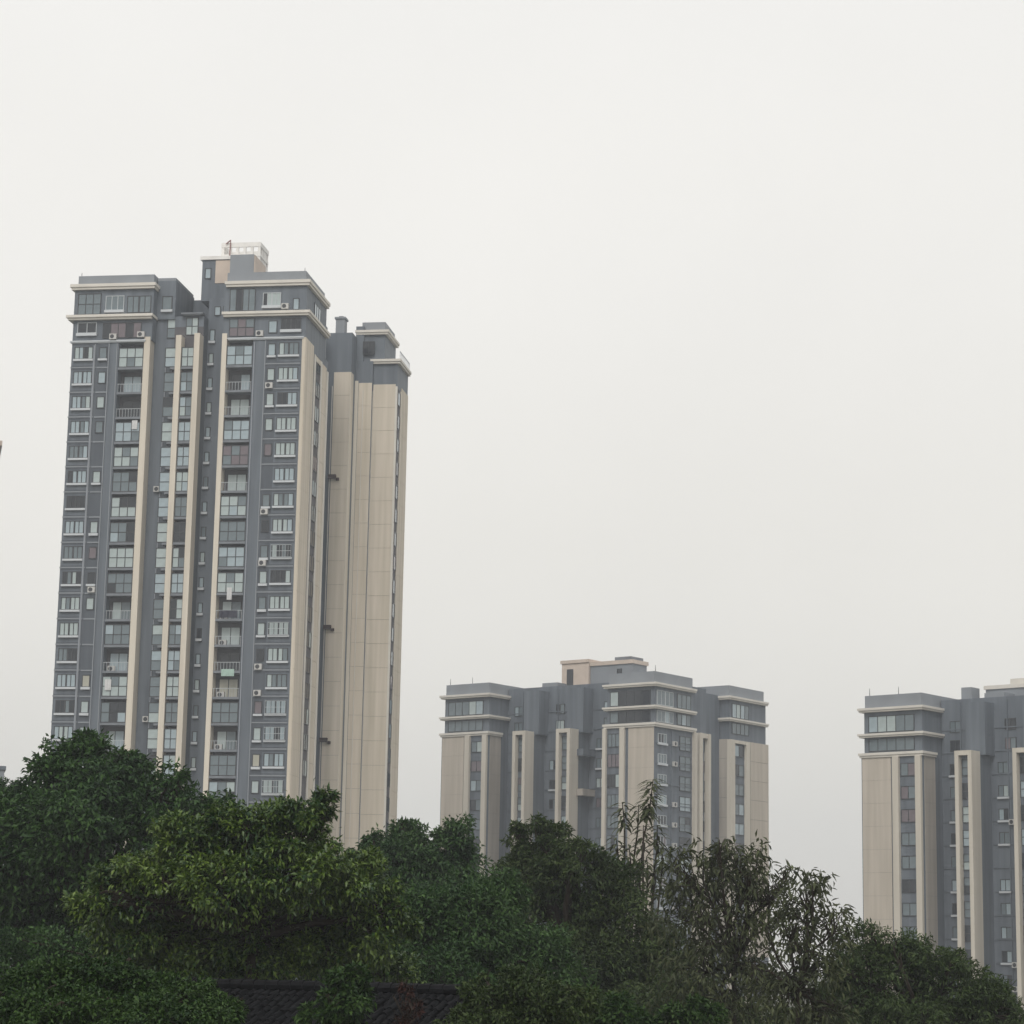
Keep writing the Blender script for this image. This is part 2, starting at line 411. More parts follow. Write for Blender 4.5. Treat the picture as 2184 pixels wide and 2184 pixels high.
        for (u0, u1, nx, v) in ((-23.8, -20.57, 3, 0.0), (-17.2, -16.51, 1, 0.35), (-15.79, -14.16, 2, 0.25), (-9.93, -6.6, 3, 0.0)):
            deep = 1.6 if v else 1.4
            sl = MB().box(u0 + 0.005, u1 - 0.005, v - 0.05, deep - 0.003, zf - 0.28, zf)
            so = sl.build('balcony_slab', M['ledge'], T)
            if u1 == -16.51: u0 = -17.95
            r = rng.random()
            if r < 0.74 or nx < 3:
                lo = rng.random() < 0.12 and nx > 1
                h = 2.5
                window(T, rng, u0 + 0.03, zf + 0.03, u1 - u0 - 0.06, h, nx, 2, v + 0.12, weights=WB, name='balcony_window')
            else:
                # open balcony: railing, dark back wall with a glazed door
                ra = MB(); ra.box(u0 + 0.03, u1 - 0.03, 0.0, 0.05, zf + 1.0, zf + 1.06)
                for q in range(9):
                    x = u0 + 0.1 + (u1 - u0 - 0.24) * q / 8; ra.box(x, x + 0.04, 0.01, 0.04, zf + 0.02, zf + 1.0)
                ra.build('balcony_railing', M['pale_frame'], T)
                window(T, rng, u0 + 0.4, zf + 0.05, u1 - u0 - 0.9, 2.3, 2, 1, 1.38, weights=WB, name='balcony_door')
                if rng.random() < 0.5: aircon(T, u0 + 0.3, 1.3, zf + 0.02)
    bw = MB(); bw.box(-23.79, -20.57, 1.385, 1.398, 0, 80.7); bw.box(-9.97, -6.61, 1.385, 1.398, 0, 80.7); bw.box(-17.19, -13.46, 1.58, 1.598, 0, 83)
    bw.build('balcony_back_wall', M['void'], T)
    # small kitchen windows right of the left block
    # ---- top two storeys
    window(T, rng, -29.4, 84.4, 3.0, 2.75, 3, 2, 0.0, weights=(6, 1, 2, 0, 0, 0))
    window(T, rng, -25.8, 84.9, 2.4, 1.9, 3, 1, 0.0, sill=0.3, weights=(2, 1, 5, 0, 0, 0), fm=M['pale_frame'])
    window(T, rng, -23.0, 84.5, 3.1, 2.2, 4, 1, 0.0, weights=(3, 1, 4, 0, 1, 0))
    window(T, rng, -29.3, 82.0, 2.5, 1.4, 2, 1, 0.0, sill=0.36, weights=(1, 1, 2, 4, 0, 1), fm=M['pale_frame'])
    window(T, rng, -26.0, 81.3, 5.0, 2.0, 5, 1, 0.0, weights=(1, 1, 2, 5, 1, 2))
    aircon(T, -25.0, -0.02, 81.1); aircon(T, -21.4, -0.02, 81.3)
    window(T, rng, -9.8, 84.4, 3.3, 2.9, 4, 1, 0.0, weights=(3, 1, 3, 2, 0, 0))
    window(T, rng, -5.55, 85.0, 2.3, 1.7, 4, 1, 0.0, sill=0.32, weights=(4, 1, 1, 3, 0, 0), fm=M['pale_frame'])
    window(T, rng, -1.7, 84.4, 0.8, 1.5, 1, 1, 0.0, weights=(1, 0, 0, 0, 0, 0))
    aircon(T, -3.1, -0.02, 84.5)
    window(T, rng, -9.7, 81.15, 3.2, 2.3, 3, 2, 0.0, weights=(3, 0, 2, 3, 3, 1))
    window(T, rng, -3.1, 81.9, 2.5, 1.5, 4, 1, 0.0, sill=0.36, weights=(4, 5, 2, 1, 0, 0))
    window(T, rng, -4.7, 81.5, 1.1, 1.6, 1, 1, 0.0, weights=(0, 0, 2, 1, 0, 1))
    aircon(T, -6.2, -0.02, 81.1)
    window(T, rng, -18.2, 81.6, 1.3, 2.6, 1, 2, 1.72, weights=(3, 2, 1, 0, 0, 0)); window(T, rng, -15.75, 81.9, 1.6, 2.3, 2, 2, 1.6, weights=(5, 0, 0, 0, 0, 0))
    window(T, rng, -13.2, 81.6, 0.7, 1.5, 1, 1, 3.5, sill=0.3, weights=(0, 1, 0, 0, 0, 0))
    window(T, rng, -12.7, 84.9, 0.8, 1.2, 1, 1, 3.5, weights=(0, 1, 1, 1, 0, 0)); window(T, rng, -11.6, 84.9, 0.8, 1.2, 1, 1, 3.5, weights=(0, 2, 1, 0, 0, 0))
    window(T, rng, -18.9, 85.2, 1.3, 1.8, 1, 1, 1.4, sill=0.3, weights=(0, 1, 3, 0, 0, 0))
    window(T, rng, 4.0, 84.6, 3.4, 1.9, 3, 1, 0.0, 'v', weights=(0, 1, 2, 3, 0, 0))
    # ---- rear wing to the right
    w = MB(); w.box(-9, 1.05, 21.5, 31, 0, 87.3); w.box(1.05, 6.65, 24.6, 31.8, 0, 84.0); w.box(1.05, 3.4, 24.0, 24.6, 0, 84.0)
    w.build('wall', M['gray'], T)
    MB().box(1.05, 4.85, 24.6, 31.7, 84.0, 87.75).build('wall', M['gray'], T)
    b = MB(); b.box(-9, -1.9, 12.6, 21.5, 0, 80); b.build('wall', M['gray'], T)
    ch = MB(); ch.box(-1.5, -0.3, 22.5, 24.0, 87.3, 89.5); ch.box(-1.65, -0.15, 22.35, 24.15, 89.5, 89.75); ch.box(-1.2, -0.6, 22.9, 23.7, 89.75, 90.0)
    ch.build('chimney', M['gray_light'], T)
    ch = MB(); ch.box(-3.0, -2.0, 17.5, 19.5, 80, 87.2); ch.box(-3.1, -1.9, 17.4, 19.6, 87.2, 87.5); ch.build('chimney', M['gray_light'], T)
    cornice(T, 83.7, 84.3, 3.5, 6.65, 24.6, 31.6, M['cornice'], 0.5)
    cornice(T, 87.75, 88.35, 1.3, 4.9, 24.6, 31.6, M['cornice'], 0.5)
    MB().box(1.6, 4.75, 24.9, 31.3, 88.35, 89.6).build('parapet', M['gray_light'], T)
    MB().box(0.9, 2.0, 24.3, 28, 84.0, 88.9).build('wall', M['gray'], T)
    ra = MB()
    for q in range(9):
        y = 24.8 + 6.4 * q / 8; ra.box(6.85, 6.92, y, y + 0.07, 84.3, 85.4)
    ra.box(6.84, 6.93, 24.75, 31.4, 85.4, 85.48); ra.build('terrace_railing', M['white'], T)
    for k in range(20):
        zt = 81.0 - FH * k; lo = zt - FH + 0.03
        MB().box(-1.25, 0.95, 21.42, 21.497, lo + 0.9, zt + 0.9).build('panel', M['beige'], T)
        MB().box(1.55, 3.36, 23.92, 23.997, lo, zt).build('panel', M['beige'], T)
        MB().box(3.43, 6.45, 24.52, 24.597, lo - 0.1, zt - 0.1).build('panel', M['beige'], T)
        MB().box(6.652, 6.75, 27.3, 31.7, lo, zt).build('panel', M['beige'], T)
    MB().box(0.96, 1.053, 21.4, 23.0, 7, 81.9).build('pilaster', M['cream'], T)
    MB().box(1.06, 1.5, 23.88, 23.998, 7, 81.3).build('pilaster', M['cream'], T)
    MB().box(6.46, 6.70, 24.45, 24.8, 7, 80.6).build('pilaster', M['cornice'], T)
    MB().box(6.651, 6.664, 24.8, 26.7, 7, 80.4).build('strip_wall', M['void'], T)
    MB().box(6.652, 6.8, 26.7, 27.2, 7, 80.4).build('pilaster', M['cream'], T)
    for k in range(19):
        window(T, rng, 25.0, SILL[k] - 0.5, 1.5, 1.9, 1, 1, 6.65, 'v', weights=(0, 1, 3, 5, 0, 2))
    for z in (67.5, 47.6, 33.0):
        b = MB(); b.box(-1.5, -0.5, 20.9, 21.4, z, z + 0.5); b.box(-0.5, -0.1, 21.1, 21.4, z - 0.25, z + 0.1); b.build('rusty_bracket', M['leaf_red'], T)
    for x, v in ((-1.42, 21.38), (3.395, 24.4), (2.2, 23.86)):
        MB().tube([(x, v, 8), (x, v, 80.0)], [0.055, 0.055], 6).build('drain_pipe', M['cornice'], T)
    window(T, rng, 1.9, 85.0, 1.6, 1.8, 2, 1, 24.3, weights=(0, 1, 3, 1, 0, 0))
    return T


# ------------------------------------------------------------------ the two lower towers of the estate
def low_tower(label, loc, yaw, zc, seed, head):
    rng = random.Random(seed)
    T = thing('apartment_tower', label, 'apartment building', loc, math.radians(-yaw), TG)
    U = -30.8
    c2a, c2b, c1a, c1b, rf = zc + 2.35, zc + 2.85, zc + 5.7, zc + 6.25, zc + 7.95
    low = -2.0
    w = MB(); w.box(-39.9, U, 0, 14, low, zc - 0.3); w.box(-39.6, U - 0.1, 0.3, 14, zc - 0.3, c1a); w.build('wall', M['gray'], T)
    MB().box(-39.5, U - 0.15, 0.35, 13.5, c1b, rf).build('parapet', M['gray_light'], T)
    w = MB(); w.box(U, -8.6, 5.2, 26, low, rf - 0.6); w.build('wall', M['gray'], T)
    sc_ = MB()
    for k in range(14):
        z = zc + 3.3 - 3.0 * k
        for (a, b) in ((U + 0.05, -26.05), (-23.5, -17.85), (-15.1, -8.95)): sc_.box(a, b, 5.08, 5.195, z, z + 0.16)
        if k > 1: sc_.box(0.004, 0.10, 0.5, 10.3, z, z + 0.16)
    for x in (-28.0, -21.2, -18.6, -11.9): sc_.box(x, x + 0.14, 5.06, 5.19, low, rf - 1)
    sc_.box(0.004, 0.13, 4.6, 4.75, low, zc - 0.4); sc_.build('string_course', M['gray'], T)
    MB().box(-24.6, -21.7, 5.6, 9, rf - 0.6, rf + 0.05).build('parapet', M['gray_light'], T)
    for (a, b) in ((-26.05, -23.6), (-17.8, -15.2)):
        MB().box(a + 0.05, b - 0.05, 0.9, 5.2, low, zc - 0.3).build('wall', M['gray'], T)
        MB().box(a + 0.2, b + 0.6, 2.6, 5.2, zc - 0.3, rf - 1.4).build('wall', M['gray'], T)
    w = MB(); w.box(-8.6, 0, 0, 11.2, low, zc - 0.3); w.box(-8.5, -0.1, 0.25, 11.0, zc - 0.3, c1a); w.build('wall', M['gray'], T)
    MB().box(-8.4, -0.2, 0.4, 10.8, c1b, rf).build('parapet', M['gray_light'], T)
    w = MB(); w.box(-8.6, -0.4, 11.2, 15.0, low, rf - 1.2); w.build('wall', M['gray'], T)
    w = MB(); w.box(-8.6, 0.3, 20.6, 32.2, low, zc - 0.4); w.box(-6, 0.1, 20.9, 31.8, zc - 0.4, c1a); w.box(-8.6, -1.5, 15.0, 20.6, low, rf - 1.6)
    w.build('wall', M['gray'], T)
    MB().box(-6, 0.0, 21.0, 31.4, c1b, rf).build('parapet', M['gray_light'], T)
    # cornices
    for (z0, z1) in ((c1a, c1b), (c2a, c2b)):
        cornice(T, z0, z1, -39.7, U - 0.05, 0.1, 13.5, M['cornice'], 0.55)
        cornice(T, z0, z1, -8.5, 0, 0.1, 11.0, M['cornice'], 0.55)
        cornice(T, z0, z1, -5.8, 0.2, 20.7, 31.8, M['cornice'], 0.55)
    cornice(T, zc - 0.3, zc + 0.3, -39.7, U - 0.1, 0.1, 3.4, M['cornice'], 0.5)
    cornice(T, zc - 0.3, zc + 0.3, -8.5, 0, 0.1, 11.0, M['cornice'], 0.5)
    # cream work
    def P(u0, u1, v0, v1, z1, m=M['cream_far'], name='pilaster'): return MB().box(u0, u1, v0, v1, low, z1).build(name, m, T)
    FH = 3.0
    for k in range(11):
        zt = zc - 0.32 - FH * k
        MB().box(-39.75, -35.4, -0.09, -0.003, zt - FH + 0.02, zt).build('panel', M['beige_far'], T)
        MB().box(-4.5, 0.02, -0.09, -0.003, zt - FH + 0.02, zt).build('panel', M['beige_far'], T)
        MB().box(0.304, 0.39, 26.7, 32.2, zt - FH - 0.06, zt - 0.1).build('panel', M['beige_far'], T)
        MB().box(U + 0.004, U + 0.06, 0.5, 3.3, zt - FH + 0.02, zt).build('panel', M['cream_shaded'], T)  # side face shade is held in the panel colour
        MB().box(-7.0, 0.0, 20.53, 20.597, zt - FH - 0.06, zt - 0.1).build('panel', M['cream_shaded'], T)
    P(-35.0, -34.1, -0.5, -0.003, zc - 0.31); P(-31.6, U + 0.02, -0.5, -0.003, zc - 0.31)
    for (a, b) in ((-26.05, -23.6), (-17.8, -15.2)):
        P(a, a + 0.55, 0, 2.1, zc + 0.1); P(b - 0.55, b, 0, 2.3, zc + 0.1)
        MB().box(a + 0.55, b - 0.55, 0.0, 2.0, zc - 0.5, zc + 0.1).build('lintel', M['cream_far'], T)
    P(-8.95, -8.35, -0.45, -0.003, zc - 0.31); P(-5.9, -5.05, -0.4, -0.003, zc - 0.31)
    P(0.003, 0.5, 10.4, 11.2, zc - 0.31); P(-0.4, 0.45, 12.1, 12.8, zc - 0.2); P(-0.4, 0.45, 14.5, 15.1, zc - 0.2)
    MB().box(-0.399, 0.3, 12.8, 14.5, zc - 0.9, zc - 0.2).build('lintel', M['cream_far'], T)
    P(0.05, 0.75, 20.3, 21.6, zc - 0.5); P(0.303, 0.75, 25.0, 26.0, zc - 0.5)
    MB().box(0.302, 0.7, 21.6, 25.0, zc - 1.0, zc - 0.5).build('lintel', M['cream_far'], T)
    # storeys
    WD = (2, 2, 3, 4, 1, 2)
    for k in range(10):
        s = zc - 2.6 - FH * k
        window(T, rng, -33.95, s - 0.3, 2.2, 1.7, 2, 1, 0.0, weights=(0, 1, 3, 4, 0, 0.8))
        window(T, rng, -25.45, s - 0.5, 1.3, 2.1, 1, 2, 0.9, weights=(1, 1, 3, 3, 0.5, 0.8))
        window(T, rng, -17.2, s - 0.5, 1.4, 2.1, 1, 2, 0.9, weights=(2, 1, 3, 3, 0.5, 0.8))
        window(T, rng, -8.2, s - 0.5, 2.2, 2.0, 3, 1, 0.0, weights=(1, 1, 3, 4, 0, 0.8))
        window(T, rng, 1.0, s, 2.3, 1.4, 3, 1, 0.0, 'v', sill=0.3, weights=WD, fm=M['pale_frame'])
        window(T, rng, 6.9, s - 0.7, 3.0, 2.2, 2, 2, 0.0, 'v', weights=(4, 2, 3, 3, 0, 1), name='balcony_window')
        window(T, rng, 12.85, s - 0.4, 1.6, 1.7, 1, 1, -0.4, 'v', weights=(0, 0, 2, 4, 0, 3))
        window(T, rng, 21.8, s - 0.4, 3.0, 1.8, 2, 1, 0.3, 'v', weights=(0, 1, 3, 4, 0, 2))
        for x in (-29.6, -22.6, -20.2, -13.8, -10.9):
            if rng.random() < 0.9:
                window(T, rng, x, s, 1.5, 1.5, 2, 1, 5.2, sill=rng.choice((0, 0.25)), weights=(1, 2, 4, 4, 0, 2))
        if rng.random() < 0.5: MB().box(-15.1, -14.0, 1.8, 5.1, s - 1.3, s - 0.3).build('balcony_parapet', M['cream_shaded'] if rng.random() < 0.5 else M['gray'], T)
        if rng.random() < 0.8: aircon(T, rng.choice((-21.0, -12.6, -27.6, -18.9)), 5.1, s - 0.6)
        if rng.random() < 0.7: aircon(T, 4.9, 0.0, s - 0.2, 'v')
    for (z, h) in ((zc + 0.5, 1.7), (c2b + 0.15, 2.2)):
        window(T, rng, -38.9, z, 6.9, h, 5, 1, 0.3, weights=(0, 1, 5, 1, 0, 0))
        window(T, rng, -8.0, z, 7.2, h, 5, 1, 0.25, weights=(0, 1, 5, 2, 0, 0))
        window(T, rng, 0.8, z, 4.4, h, 4, 1, -0.1, 'v', weights=(4, 1, 3, 1, 0, 0), fm=M['pale_frame'])
        window(T, rng, 6.3, z, 3.8, h, 3, 1, -0.1, 'v', weights=(0, 1, 3, 3, 0, 0))
        window(T, rng, 21.6, z, 5.0, h, 4, 1, 0.1, 'v', weights=(3, 2, 4, 0, 0, 0))
        for x in (-29.5, -21.5, -12.5):
            window(T, rng, x, z, 1.6, 1.5, 2, 1, 5.2, weights=(1, 2, 4, 3, 0, 1))
    # roof structures
    if head == 'cream':
        MB().box(-22.6, -17.5, 8, 13, rf - 0.5, rf + 3.2).build('penthouse', M['pink'], T)
        b = MB(); b.box(-22.8, -17.45, 7.8, 13.2, rf + 3.2, rf + 3.7); b.build('penthouse_cap', M['pink'], T)
        MB().box(-21.6, -20.4, 7.93, 7.999, rf - 0.4, rf + 2.3).build('door', M['frame'], T)
        MB().box(-17.4, -9.6, 8.4, 12.4, rf - 0.5, rf + 2.6).build('penthouse', M['gray_light'], T)
        MB().box(-17.44, -9.4, 8.2, 12.6, rf + 2.6, rf + 3.2).build('penthouse_cap', M['pink'], T)
        MB().box(-13.0, -10.0, 8.6, 12, rf + 3.2, rf + 3.75).build('roof_slab', M['ledge'], T)
        window(T, rng, -12.4, rf + 1.0, 0.9, 0.9, 1, 1, 8.4, weights=(0, 0, 0, 1, 0, 0))
    else:
        b = MB(); b.box(-28.1, -26.6, 5.8, 8, rf - 0.6, rf + 1.0); b.build('chimney', M['gray_light'], T)
        MB().box(-25.9, -6.0, 8.4, 14, rf - 0.6, rf + 0.85).build('penthouse', M['gray_light'], T)
        MB().box(-26.1, -5.8, 8.2, 14.2, rf + 0.85, rf + 1.35).build('penthouse_cap', M['cornice'], T)
        MB().box(-22.4, -9.0, 8.6, 13, rf + 1.35, rf + 2.1).build('roof_slab', M['cornice'], T)
    for (x, y) in ((-38.9, 0.6), (-0.6, 1.2), (-34.5, 0.6)):
        MB().tube([(x, y, rf), (x, y, rf + 1.0)], [0.05, 0.03], 5).build('lightning_rod', M['frame'], T)
    return T


tall_tower()
low_tower('middle apartment tower, smallest in view, standing behind the airy treetops between the other towers', (21.49, 345.0, 0), 37, 40.4, 11, 'cream')
_a = math.radians(40)
low_tower('grey and cream apartment tower cut off by the right edge of the picture', (53.83 + 30.8 * math.cos(_a), 305.0 - 30.8 * math.sin(_a), 0), 40, 33.3, 23, 'flat')


# cloth drying on one balcony of the tall tower
def on_tall(u, v, z):
    a = math.radians(8.7)
    return (-25.872 + u * math.cos(a) + v * math.sin(a), 280.0 - u * math.sin(a) + v * math.cos(a), z)


def cloth(name, label, u, z, w, h, m):
    b = MB(); k = 8
    for i in range(k + 1):
        y = 0.05 * math.sin(i * 1.9)
        b.v += [(w * i / k, y, 0), (w * i / k, y * 0.4, h)]
    for i in range(k): b.f.append((2 * i, 2 * i + 2, 2 * i + 3, 2 * i + 1))
    o = b.build(name, m); tag(o, label, 'laundry', 'laundry on the balconies', on_tall(u, -0.12, z), math.radians(-8.7)); return o


cloth('laundry', 'pale green cloth hanging over a balcony of the tall tower', -8.9, 38.9, 1.6, 0.85, M['cloth_green'])
cloth('laundry', 'white laundry on the balcony beside the fourth cream pilaster of the tall tower', -8.6, 48.2, 0.6, 1.5, M['cloth_white'])

cloth('laundry', 'row of dark clothes one storey below the white laundry on the tall tower', -9.4, 46.0, 2.2, 0.9, M['cloth_dark'])
cloth('laundry', 'pale cloth in the left balcony column of the tall tower, low near the treetops', -23.4, 37.2, 0.8, 1.3, M['cloth_white'])
cloth('laundry', 'small white cloth high in the left balcony column of the tall tower', -21.6, 69.6, 0.7, 1.1, M['cloth_white'])

# ------------------------------------------------------------------ bits of buildings at the left edge
def edge_tower():
    p = at(-1, 946, 300)
    T = thing('apartment_tower', 'far tower whose cornice tip pokes in at the left edge', 'apartment building', (p[0], p[1], 0), math.radians(14), TG)
    MB().box(-14, -0.6, 0.6, 14, 0, p[2] + 3).build('wall', M['gray'], T)
    MB().box(-14.6, 0.35, 0, 14, p[2] - 0.25, p[2] + 0.4).build('cornice', M['pink'], T)
    MB().box(-13.6, -1.2, 1.0, 13, p[2] + 3, p[2] + 4).build('parapet', M['gray_light'], T)


edge_tower()


def edge_house():
    p = at(10, 1634, 190)
    T = thing('apartment_building', 'low grey building at the left edge behind the small tree', 'building', (p[0], p[1], 0), math.radians(14))
    z = p[2]
    MB().box(-12, 0, 0, 10, 0, z - 0.3).build('wall', M['gray_light'], T)
    MB().box(-12.2, 0.12, -0.12, 10.2, z - 0.3, z).build('parapet', M['gray'], T)
    rng = random.Random(3)
    for k in range(4): window(T, rng, -2.4, z - 2.6 - 3 * k, 1.8, 1.4, 2, 1, 0.0, sill=0.2, weights=(1, 1, 1, 1, 0, 0))


edge_house()


# ------------------------------------------------------------------ vegetation
def leaf_arrays(pos, out_dir, ln, wd, rng, droop=0.35, up=0.8, jitter=0.6, fold=0.25, simple=False):
    """folded leaves of five points and four triangles (four points and two triangles when simple)"""
    n = len(pos)
    d = out_dir * 0.7 + rng.normal(0, jitter, (n, 3)); d[:, 2] -= droop
    d /= np.linalg.norm(d, axis=1)[:, None]
    nn = out_dir * 0.45 + rng.normal(0, 0.45, (n, 3)); nn[:, 2] += up
    nn -= d * (nn * d).sum(1)[:, None]; nn /= np.linalg.norm(nn, axis=1)[:, None] + 1e-6
    s = np.cross(d, nn)
    l = ln * rng.uniform(0.65, 1.25, n)[:, None]; w = wd * rng.uniform(0.7, 1.2, n)[:, None]
    V = np.empty((n, 5, 3))
    V[:, 0] = pos
    V[:, 1] = pos + d * l * 0.45 + s * w * 0.5 + nn * w * fold
    V[:, 2] = pos + d * l * 0.45 - s * w * 0.5 + nn * w * fold
    V[:, 3] = pos + d * l * 0.47
    V[:, 4] = pos + d * l - nn * l * 0.14
    if simple:
        i = np.arange(n)[:, None] * 4
        T = np.concatenate([i + [[0, 3, 1]], i + [[0, 2, 3]]], axis=1).reshape(-1, 3)
        return V[:, [0, 1, 2, 4]].reshape(-1, 3), T
    i = np.arange(n)[:, None] * 5
    T = np.concatenate([i + [[0, 3, 1]], i + [[0, 2, 3]], i + [[1, 3, 4]], i + [[3, 2, 4]]], axis=1).reshape(-1, 3)
    return V.reshape(-1, 3), T


def np_mesh(name, V, T, m):
    me = bpy.data.meshes.new(name)
    me.vertices.add(len(V)); me.vertices.foreach_set('co', V.astype(np.float32).ravel())
    me.loops.add(len(T) * 3); me.loops.foreach_set('vertex_index', T.astype(np.int32).ravel())
    me.polygons.add(len(T)); me.polygons.foreach_set('loop_start', np.arange(0, len(T) * 3, 3, dtype=np.int32))
    me.update(calc_edges=True); me.materials.append(m)
    return me


def sphere_dirs(n, rng):
    d = rng.normal(0, 1, (n, 3)); return d / np.linalg.norm(d, axis=1)[:, None]


TRG = 'trees in front of the towers'


def tree(name, label, cat, D, lobes, n, leaf, m, seed, base_px=None, trunk_r=0.18, sub=26, subr=0.30, fill=0.25, droop=0.35, up=0.8,
         twigs=0, group=TRG, single=0, jitter=0.6, flat=0.85, base_z=0.0, shell=(0.58, 1.12), low=-0.25, spray=1.6):
    """lobes: (px, py, rx_px, ry_px, depth offset m). trunk with limbs + crown of separate leaves"""
    rng = np.random.default_rng(seed); R = random.Random(seed)
    cs, rs = [], []
    for (px, py, rx, ry, dd) in lobes:
        cs.append(at(px, py, D + dd)); k = (D + dd) / F; rs.append((rx * k, (rx + ry) * 0.5 * k * flat, ry * k))
    cs = np.array(cs); rs = np.array(rs); nmain = len(cs)
    if spray:                                                  # small sprays of foliage that break the outline
        kk = max(2, int(spray * nmain)); which = rng.integers(0, nmain, kk)
        sdir = sphere_dirs(kk, rng); sdir[:, 2] = np.abs(sdir[:, 2]) * 0.9 + 0.05
        cs = np.concatenate([cs, cs[which] + sdir * rs[which] * rng.uniform(0.85, 1.16, kk)[:, None]])
        rs = np.concatenate([rs, rs[which] * rng.uniform(0.2, 0.38, kk)[:, None]])
    if base_px is None: base_px = float(np.mean([l[0] for l in lobes]))
    b0 = at(base_px, 2046, D + float(np.mean([l[4] for l in lobes])))
    base = np.array([b0[0], b0[1], base_z])
    root = thing(name, label, cat, tuple(base), 0, group)
    # leaves
    area = rs[:, 0] * rs[:, 2]; area[nmain:] *= 0.8; share = area / area.sum()
    P, O, tips = [], [], []
    for c, r, sh in zip(cs, rs, share):
        k = max(4, int(sub * math.sqrt(min(1.5, sh * len(lobes)))))
        sd = sphere_dirs(k, rng); sd[:, 2] = np.where(sd[:, 2] < low, -sd[:, 2], sd[:, 2])
        rad = rng.uniform(shell[0], shell[1], k)[:, None]
        sc = c + sd * r * rad
        sr = subr * rng.uniform(0.45, 1.3, k) * r.mean()
        nl = int(n * sh * (1 - fill)); pw = sr ** 1.6 * rng.uniform(0.35, 1.6, k); which = rng.choice(k, nl, p=pw / pw.sum())
        dl = sphere_dirs(nl, rng); q = rng.uniform(0, 1, nl)[:, None] ** 0.45
        off = dl * q * sr[which][:, None]; off[:, 2] *= 0.75
        P.append(sc[which] + off); o = dl * 0.6 + sd[which] * 0.6; O.append(o / np.linalg.norm(o, axis=1)[:, None])
        nf = int(n * sh * fill)
        df = sphere_dirs(nf, rng); qf = rng.uniform(0.1, 1, nf)[:, None] ** 0.5 * 0.92
        P.append(c + df * r * qf); O.append(df)
        tips.append(sc)
    P = np.concatenate(P) - base; O = np.concatenate(O)
    V, T = leaf_arrays(P, O, leaf[0], leaf[1], rng, droop, up, jitter, simple=not single)
    crown = link('crown', np_mesh('crown', V, T, m), root); crown['kind'] = 'stuff'
    # trunk and limbs
    tb = MB(); cen = cs.mean(0) - base
    fork = Vector((cen[0] * 0.6, cen[1] * 0.6, max(0.8, cen[2] - rs[:, 2].max() * 0.9)))
    mid = fork * 0.5 + Vector((R.uniform(-.2, .2), R.uniform(-.2, .2), 0))
    tb.tube([(0, 0, -0.1), mid, fork], [trunk_r, trunk_r * 0.85, trunk_r * 0.7], 8)
    for c, r, tp in zip(cs, rs, tips):
        e = Vector(c - base); j = (fork + e) * 0.5 + Vector((R.uniform(-.3, .3), R.uniform(-.3, .3), R.uniform(0, .4)))
        tb.tube([fork, j, e, e + Vector((0, 0, r[2] * 0.5))], [trunk_r * 0.55, trunk_r * 0.4, trunk_r * 0.25, trunk_r * 0.1], 6)
        for t in tp[: twigs or 8]:
            t = Vector(t - base); st = j.lerp(e, R.uniform(0.3, 1.0)); jj = st.lerp(t, 0.5) + Vector((R.uniform(-.15, .15), R.uniform(-.15, .15), R.uniform(0, .2)))
            tb.tube([st, jj, t], [trunk_r * 0.2, trunk_r * 0.12, trunk_r * 0.05], 5)
    tb.build('trunk', M['bark'], root)
    if single:
        # the leaves that show largest, one by one
        rng2 = np.random.default_rng(seed + 1)
        variants = []
        for q in range(4):
            v, t = leaf_arrays(np.zeros((1, 3)), np.array([[0, -1.0, 0]]), leaf[0] * 1.15, leaf[1] * 1.15, rng2, 0.3, 1.0, 0.12)
            variants.append(np_mesh('leaf', v, t, m))
        alltips = np.concatenate(tips)
        front = alltips[(alltips[:, 1] < np.median(alltips[:, 1]) + 0.3)]
        for q in range(single):
            t = front[rng2.integers(0, len(front))] - base + rng2.normal(0, 0.22, 3) + np.array([0, -0.25, 0.12])
            link('leaf', variants[q % 4], root, tuple(t), (rng2.normal(0, .5), rng2.normal(0, .4), rng2.uniform(-2.2, 2.2)))
    return root


tree('evergreen_tree', 'tall dark evergreen tree at the left, in front of the tallest tower', 'tree', 74,
     [(60, 1830, 150, 130, -1), (165, 1664, 84, 94, 0), (190, 1800, 150, 130, -2.5), (320, 1740, 120, 100, -1), (430, 1790, 110, 90, 0), (-20, 1800, 90, 110, -1),
      (30, 1975, 170, 120, 1.5), (200, 1965, 170, 120, 1), (380, 1940, 150, 120, 2.5), (110, 1720, 75, 85, -1), (500, 1870, 80, 110, 3), (262, 1672, 60, 60, 1),
      (60, 2080, 170, 110, 4), (260, 2080, 170, 100, 4), (460, 2050, 140, 110, 4)],
     98000, (0.22, 0.10), M['leaf_dark'], 1, 170, 0.3, sub=34, subr=0.34, fill=0.2)
tree('broadleaf_tree', 'bright broad leaved tree, front and centre left, with glossy drooping leaves', 'tree', 54,
     [(300, 1900, 110, 80, -.3), (420, 1825, 110, 80, -.6), (540, 1785, 110, 75, -.5), (640, 1785, 72, 85, -.5), (640, 1880, 130, 80, -1.2), (490, 1905, 130, 80, -1.4),
      (760, 1900, 85, 75, -.5), (800, 1990, 80, 75, -.3), (690, 2030, 120, 75, 0.4), (340, 2005, 130, 75, .6), (540, 2045, 130, 75, 0.2), (215, 1950, 66, 60, 0), (400, 2075, 130, 62, 0.6), (820, 2085, 90, 60, 1.8), (470, 1985, 130, 70, 1.0), (600, 1975, 130, 72, 0.8), (700, 1950, 100, 65, 0.6)],
     92000, (0.155, 0.066), M['leaf_big'], 2, 520, 0.2, sub=26, subr=0.30, fill=0.2, droop=0.35, up=1.3, single=280)
